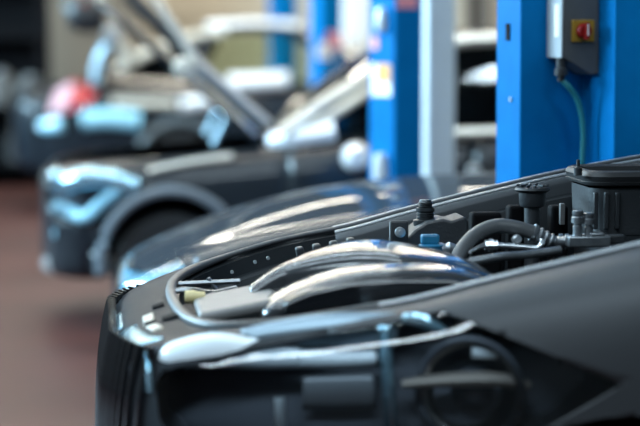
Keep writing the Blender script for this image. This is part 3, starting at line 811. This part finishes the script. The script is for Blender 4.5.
o = nb(); tube(o, [FC.p(422, 46, .64), FC.p(470, 40, .64), FC.p(560, 36, .64)], .036, 8); obj('roof_edge_highlight', o, m_cream, cc)  # cream highlight along the roof edge, modelled as a tube
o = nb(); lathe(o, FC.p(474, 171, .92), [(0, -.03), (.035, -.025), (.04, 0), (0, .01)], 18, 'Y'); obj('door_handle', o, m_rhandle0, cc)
o = nb(); tube(o, smooth_path([FC.p(148, 171, .865), FC.p(190, 162, .875), FC.p(232, 156, .875)], 5), .016, 8); obj('fender_stripe', o, m_cream, cc)  # cream stripe along the fender top

# ---- car D : tail towards the left wall, at the back
FD = Frame(-2.80, 19.6, 4)
wD = [(0, .5), (.02, .62), (.05, .72), (.12, .8), (.25, .86), (.6, .91), (3.6, .92), (4.1, .84), (4.3, .7)]
zbD = [(0, .5), (.15, .36), (.5, .3), (4, .3), (4.3, .4)]
zsD = [(0, .9), (.05, .98), (.2, 1.04), (.6, 1.07), (1.2, 1.08), (3.0, 1.08), (4.3, .9)]
ztD = [(0, .93), (.05, 1.02), (.2, 1.10), (.6, 1.14), (1.2, 1.14), (3.2, 1.10), (4.3, .92)]
lampD = [FD.uz(x, y, .85) for x, y in ((50, 112), (56, 92), (66, 82), (98, 84), (94, 97), (80, 108), (60, 114))]
cuD, czD = FD.uz(182, 166, .9)
arD = [arch(cuD, czD, .39, -.1), arch(cuD + 2.35, czD, .39, -.1)]
cd = other_car('car', FD, 'black car with red tail light, parked at the far end against the cream wall', m_paint_d, wD, zbD, zsD, ztD, arD, [(cuD, czD, .36, .92), (cuD + 2.35, czD, .36, .92)], None, lampD,
               {'door': (1.75, 2.7, 3.6), 'g': (.62, 1.13, 1.75, 1.60, 2.62, 3.4, 1.12, .80, .62, lambda u: 1.07 if u > 1.5 else 1.16), 'kw': {'bp': 1.66, 'seats': False, 'glassm': m_clearglass, 'glass2': m_privacy}}, lampmat=m_red, lampname='tail_light')
o = nb(); q = [FD.uz(x, y, .88) for x, y in ((48, 114), (55, 92), (66, 84), (74, 84), (66, 112))]; prism(o, q, -.885, -.80); obj('reversing_lamp', o, m_pink, cd)
m_hbarD = M('arch_grey', (.10, .125, .14), .4)
m_creamhl = M('cream_body_highlight', (.55, .52, .45), .4); m_whitehl = M('white_body_highlight', (.85, .87, .9), .3, 0, .3)  # colours of the highlights painted on the far car
o = nb(); tube(o, [FD.p(112, 102, .93), FD.p(176, 104, .935)], .045, 8, flat=.9); obj('side_highlight', o, m_creamhl, cd)  # cream and white body reflections, modelled as two tubes
o = nb(); tube(o, [FD.p(180, 105, .94), FD.p(222, 100, .94)], .06, 10); obj('side_highlight', o, m_whitehl, cd)
o = nb(); tube(o, smooth_path([FD.p(34, 127, .70), FD.p(45, 126, .83), FD.p(62, 124, .91)], 4), .065, 10); obj('bumper_sheen', o, m_paleblue, cd)  # light blue reflection on the bumper, painted on a tube
o = nb(); tube(o, smooth_path([FD.p(82, 120, .93), FD.p(110, 118, .94), FD.p(140, 121, .945)], 4), .085, 10); obj('lower_sheen', o, m_paleblue, cd)  # daylight reflection on the lower body, painted pale blue
o = nb(); tube(o, [(cuD + .40 * math.cos(q), -.915, czD + .40 * math.sin(q)) for q in np.linspace(0, PI, 20)], .04, 8); obj('arch_trim', o, m_hbarD, cd)
o = nb(); tube(o, smooth_path([FD.p(118, 70, .80), FD.p(150, 52, .74), FD.p(190, 38, .66), FD.p(226, 31, .62)], 5), .045, 8); obj('roof_rail', o, m_creamhl, cd)  # cream highlight down the roof slope, modelled as a tube
o = nb(); tube(o, smooth_path([(1.75, -.60, 1.63), (2.2, -.60, 1.655), (2.58, -.60, 1.635)], 4), .04, 8); obj('roof_highlight', o, m_whitehl, cd)  # white highlight on the roof, modelled as a tube
o = nb(); tube(o, smooth_path([FD.p(228, 83, .84), FD.p(258, 82, .85), FD.p(288, 80, .85)], 4), .085, 12, flat=.95); obj('window_highlight', o, m_whitehl, cd)  # white highlight at the window's lower edge, modelled as a tube

# ================================================================== lift posts
def lift_post(loc, rz, w, d, h, label, lipw=.0, group=None, step=None, mat=m_blue):
    root = empty('lift_post', loc, rz, label, 'lift post', group)
    o = nb(); box(o, (0, 0, h / 2 + .01), (w, d, h)); obj('column', o, mat, root, bevel=.012)
    o = nb(); box(o, (0, 0, .012), (w + .22, d + .2, .024)); obj('base_plate', o, m_navy, root, bevel=.004)
    for sx in (-1, 1):
        for sy in (-1, 1):
            o = nb(); lathe(o, (sx * (w / 2 + .07), sy * (d / 2 + .05), .024), [(0, 0), (.022, 0), (.022, .016), (.012, .018), (.012, .03), (0, .03)], 6); obj('anchor_bolt', o, m_dkmetal, root)
    return root


# column with the control box, right behind the open bay
RZ = math.radians(-20)
Y2 = 6.98
def world_x(px, Y): return (px - 320) / F * Y * 1.0
cz20, sz20 = math.cos(RZ), math.sin(RZ)
xl = world_x(520, 6.85)
p2 = empty('lift_post', (xl, 6.85, 0), math.radians(18), 'blue lift post with grey control box and red rotary switch', 'lift post', 'blue lift posts')
o = nb(); box(o, (.15, .10, 2.2), (.30, .20, 4.4)); obj('column', o, m_blue, p2, bevel=.006)
o = nb(); box(o, (.346, -.065, 2.2), (.25, .33, 4.4)); obj('carriage_guide', o, m_blue, p2, bevel=.006)
o = nb(); box(o, (.22, .05, .012), (.75, .6, .024)); obj('base_plate', o, m_navy, p2, bevel=.004)
for (x, y) in ((-.1, -.2), (.52, -.2), (-.1, .3), (.52, .3)):
    o = nb(); lathe(o, (x, y, .024), [(0, 0), (.022, 0), (.022, .016), (.012, .018), (.012, .03), (0, .03)], 6); obj('anchor_bolt', o, m_dkmetal, p2)
p2r = math.radians(18)
def loc2(px, py, dy):
    """post-local x,z of a pixel on the post plane y=dy"""
    d = ray(px, py); c_, s_ = math.cos(p2r), math.sin(p2r)
    # local y = -(X-xl)*s + (Y-6.85)*c
    t = (dy + (-xl * s_) + 6.85 * c_) / (-d[0] * s_ + d[1] * c_)
    X, Y = t * d[0], t * d[1]
    return Vector(((X - xl) * c_ + (Y - 6.85) * s_, dy, CAMZ + t * d[2]))
q = [loc2(x, y, -.12) for x, y in ((564, -40), (564, 58), (590, 75), (599, 74), (599, -40))]
o = nb(); prism(o, [(a_.x, a_.z) for a_ in q], -.12, .0); cbx = obj('control_box', o, m_boxgrey, p2, bevel=.004)
a, b_ = loc2(571.5, 20, -.122), loc2(593.5, 42, -.122)
o = nb(); box(o, ((a.x + b_.x) / 2, -.124, (a.z + b_.z) / 2), (b_.x - a.x, .012, a.z - b_.z)); obj('switch_plate', o, m_switchy, cbx, bevel=.003)
a = loc2(583, 31, -.13)
o = nb(); lathe(o, a, [(0, -.022), (.020, -.022), (.024, -.016), (.025, .006), (0, .006)], 24, 'Y'); box(o, a + Vector((0, -.028, 0)), (.011, .02, .052)); obj('rotary_switch', o, m_switchr, cbx)
o = nb(); box(o, a + Vector((0, -.039, .004)), (.003, .002, .036)); obj('switch_mark', o, m_white, cbx)
# side of the box painted pale for light from the left; cream label
xs_ = q[0].x
o = nb(); box(o, (xs_ - .003, -.062, (q[1].z + q[0].z) / 2), (.006, .112, q[0].z - q[1].z)); obj('box_side', o, m_boxside, cbx, bevel=.002)
zt_, zb_ = loc2(553, 4, -.15).z, loc2(553, 37, -.15).z
o = nb(); box(o, (xs_ - .007, -.085, (zt_ + zb_) / 2), (.003, .035, zt_ - zb_)); obj('box_label', o, m_label, cbx)
o = nb(); lathe(o, Vector((xs_ + .008, -.09, q[1].z - .045)), [(0, -.03), (.012, -.03), (.014, -.012), (.022, -.01), (.022, .01), (.017, .014), (.017, .045), (0, .045)], 12); obj('cable_gland', o, m_black, cbx)
g0 = Vector((xs_ + .008, -.09, q[1].z - .07))
o = nb(); tube(o, smooth_path([g0, loc2(568, 86, -.10), loc2(576, 97, -.10), loc2(581, 112, -.10), loc2(583.5, 135, -.10), loc2(582, 170, -.10), loc2(580, 260, -.10), Vector((.16, -.10, .3))], 6), .0095, 10); obj('cable', o, m_teal, cbx)
o = nb(); a = loc2(505.5, 32, .05); 
box(o, (-.002, .10, loc2(508, 32, .0).z), (.004, .03, .055)); obj('slot', o, m_matte, p2)
o = nb(); lathe(o, Vector((-.002, .07, loc2(515, 100, 0).z)), [(0, -.004), (.008, -.004), (.008, .002), (0, .002)], 12, 'X'); obj('bolt', o, m_alu, p2)

m_blob = M('pale_blob', (.75, .8, .82), .3, .3)
# bright blue post in the middle, with stickers
xm = world_x(393, 10.0)
p1o = empty('lift_post', (xm, 10.0, 0), math.radians(35), 'bright blue lift post with orange sticker, beside the pale grey column', 'lift post', 'blue lift posts')
o = nb(); box(o, (.085, .09, 2.1), (.17, .20, 4.2)); obj('column', o, m_blue, p1o, bevel=.006)
o = nb(); box(o, (.085, .09, .012), (.5, .5, .024)); obj('base_plate', o, m_navy, p1o)
def sticker(root, x, z, w, h, mt, nme, face='side'):
    o = nb()
    if face == 'side': box(o, (-.002, x, z), (.004, w, h))
    else: box(o, (x, -.012, z), (w, .004, h))
    return obj(nme, o, mt, root, smooth=False)
sticker(p1o, .09, CAMZ - (80 - 30) / 213, .15, .15, m_white, 'white_sticker')
sticker(p1o, .07, CAMZ - (73 - 30) / 213, .10, .085, m_orange, 'orange_sticker').location.x = -.004
sticker(p1o, .14, CAMZ - (43 - 30) / 213, .05, .06, m_pinklab, 'pink_sticker')
o = nb(); lathe(o, (-.02, .07, CAMZ - (172 - 30) / 213), [(0, -.07), (.03, -.06), (.04, 0), (.03, .08), (0, .09)], 14); obj('post_blob', o, m_blob, p1o)  # white highlight on the post, modelled as a pale blob
o = nb(); lathe(o, (-.02, .07, CAMZ - (22 - 30) / 213), [(0, -.05), (.025, -.04), (.03, 0), (.02, .06), (0, .07)], 14); obj('post_blob', o, m_blob, p1o)  # second pale blob, higher up
sticker(p1o, .07, CAMZ + (28) / 213, .12, .06, m_pinklab, 'red_sticker', 'front')
# two more blue posts further back
def back_post(pxl, pxr, Y, label, deco):
    xc = world_x((pxl + pxr) / 2, Y); w = (pxr - pxl) / F * Y * .82
    r = lift_post((xc, Y, 0), math.radians(28), w * .78, w * .78, 4.2, label, group='blue lift posts')
    if deco:
        for z, mt, nme in ((CAMZ - (40 - 30) / (F / Y), m_pinklab, 'pink_sticker'), (CAMZ - (50 - 30) / (F / Y), m_white, 'white_sticker')):
            o = nb(); box(o, (.02 if mt is m_pinklab else -.06, -w * .39 - .004, z), (.12, .006, .12)); obj(nme, o, mt, r, smooth=False)
    return r
back_post(307, 345, 15.6, 'blue lift post with pink sticker, rising behind the black car with propped hood', True)
back_post(266, 300, 22.8, 'dark blue post standing against the cream back wall', False)
# pale column
o = nb(); xc = world_x(436, 10.6); box(o, (xc, 10.6, 2.6), (.15, .15, 5.2), rz=.3); tag(obj('steel_column', o, m_palepost, smooth=False, bevel=.01), 'pale grey square steel column beside the bright blue post', 'column', 'steel columns')
o = nb(); xc = world_x(355, 20.5); box(o, (xc, 20.5, 2.6), (.22, .2, 5.2), rz=.2); tag(obj('steel_column', o, m_white, smooth=False, bevel=.01), 'cream white column far back between two blue posts', 'column', 'steel columns')

# ================================================================== lamp on a jointed arm, rack with bins
lp = empty('work_lamp', tuple(at(97, 84, 16.8)), 0, 'dark lamp head on a jointed pale arm hanging above the red tail light', 'lamp')
base = at(97, 84, 16.8)
def L(px, py, Y=16.8): return at(px, py, Y) - base
o = nb(); tube(o, smooth_path([L(131, 62), L(122, 46), L(110, 28), L(103, 10), L(101, -25)], 5), .055, 10); arm = obj('arm', o, M('arm_pale', (.42, .40, .35), .4, .5), lp)
o = nb(); t0 = L(101, -25); tube(o, [t0, Vector((t0.x, 0, 5.5 - base.z))], .03, 10); obj('hanger', o, m_black, lp)
o = nb(); tube(o, smooth_path([L(96, 84), L(97, 68), L(103, 52), L(112, 40)], 5), .045, 10); obj('lower_arm', o, M('arm_blue_grey', (.3, .42, .5), .35, .4), lp)
o = nb(); lathe(o, L(112, 36), [(0, -.07), (.07, -.06), (.08, 0), (.07, .06), (0, .07)], 16, 'Y'); obj('joint', o, m_lip, lp)
o = nb(); a = L(86, 13); lathe(o, a, [(0, -.16), (.09, -.15), (.15, -.08), (.16, .05), (.12, .15), (0, .17)], 20, 'X'); hd = obj('lamp_head', o, m_black, lp)
o = nb(); lathe(o, L(71, 7), [(0, -.05), (.05, -.04), (.06, 0), (.05, .04), (0, .05)], 14, 'Y'); obj('blue_glint', o, m_lens_b, hd)  # blue highlight on the lamp head, modelled as a small disc
o = nb(); lathe(o, L(84, 3, 16.62), [(0, -.02), (.02, -.015), (.02, .02), (0, .02)], 14, 'Y'); obj('red_glint', o, m_switchr, hd)  # red highlight on the lamp head, modelled as a small disc

YR = 22.0
x0, x1 = at(-70, 0, YR).x, at(46, 0, YR).x
rk = empty('storage_rack', ((x0 + x1) / 2, YR, 0), 0, 'tall black storage rack standing in the dark corner beside the tail light', 'rack')
w = x1 - x0
for sx in (-1, 1):
    for sy in (-1, 1):
        o = nb(); box(o, (sx * (w / 2 - .03), sy * .27, 1.3), (.06, .06, 2.6)); obj('upright', o, m_matte, rk, smooth=False)
zs_ = [.25, .30, at(20, 105, YR).z, 1.55, 2.1]
for z in zs_[:1] + zs_[2:]:
    o = nb(); box(o, (0, 0, z - .02), (w, .58, .04)); obj('shelf', o, m_matte, rk, smooth=False)
o = nb(); box(o, (0, .29, 1.3), (w, .02, 2.6)); obj('back_panel', o, m_matte, rk, smooth=False)
m_can = M('grey_canister', (.12, .118, .115), .5, spec=.2); m_can2 = M('dark_canister', (.07, .07, .07), .5)
items = [(6, 100, m_can, .13, .34, 'squat grey canister on the rack, at its outer end'), (31, 100, m_can, .17, .42, 'large grey canister on the rack, beside the tail light')]
def canister(px, z, mt, r, h, label):
    p = at(px, 100, YR - .05); root = empty('canister', (p.x, YR - .05, z + .004), 0, label, 'canister', 'canisters on the rack')
    o = nb(); lathe(o, (0, 0, 0), [(0, 0), (r * .95, 0), (r, .02), (r, h * .8), (r * .8, h * .9), (r * .35, h * .93)], 24); obj('canister_body', o, mt, root)
    o = nb(); lathe(o, (0, 0, h * .92), [(0, 0), (r * .38, 0), (r * .38, h * .1), (0, h * .1)], 20); obj('cap', o, m_lip, root)
canister(2, zs_[2], m_can, .12, .36, 'smaller grey canister on the black rack, at its outer end')
canister(31, zs_[2], m_can, .17, .30, 'larger grey canister on the black rack, nearest the tail light')
canister(20, zs_[0], m_can2, .14, .30, 'dark canister on the lower shelf of the black rack')
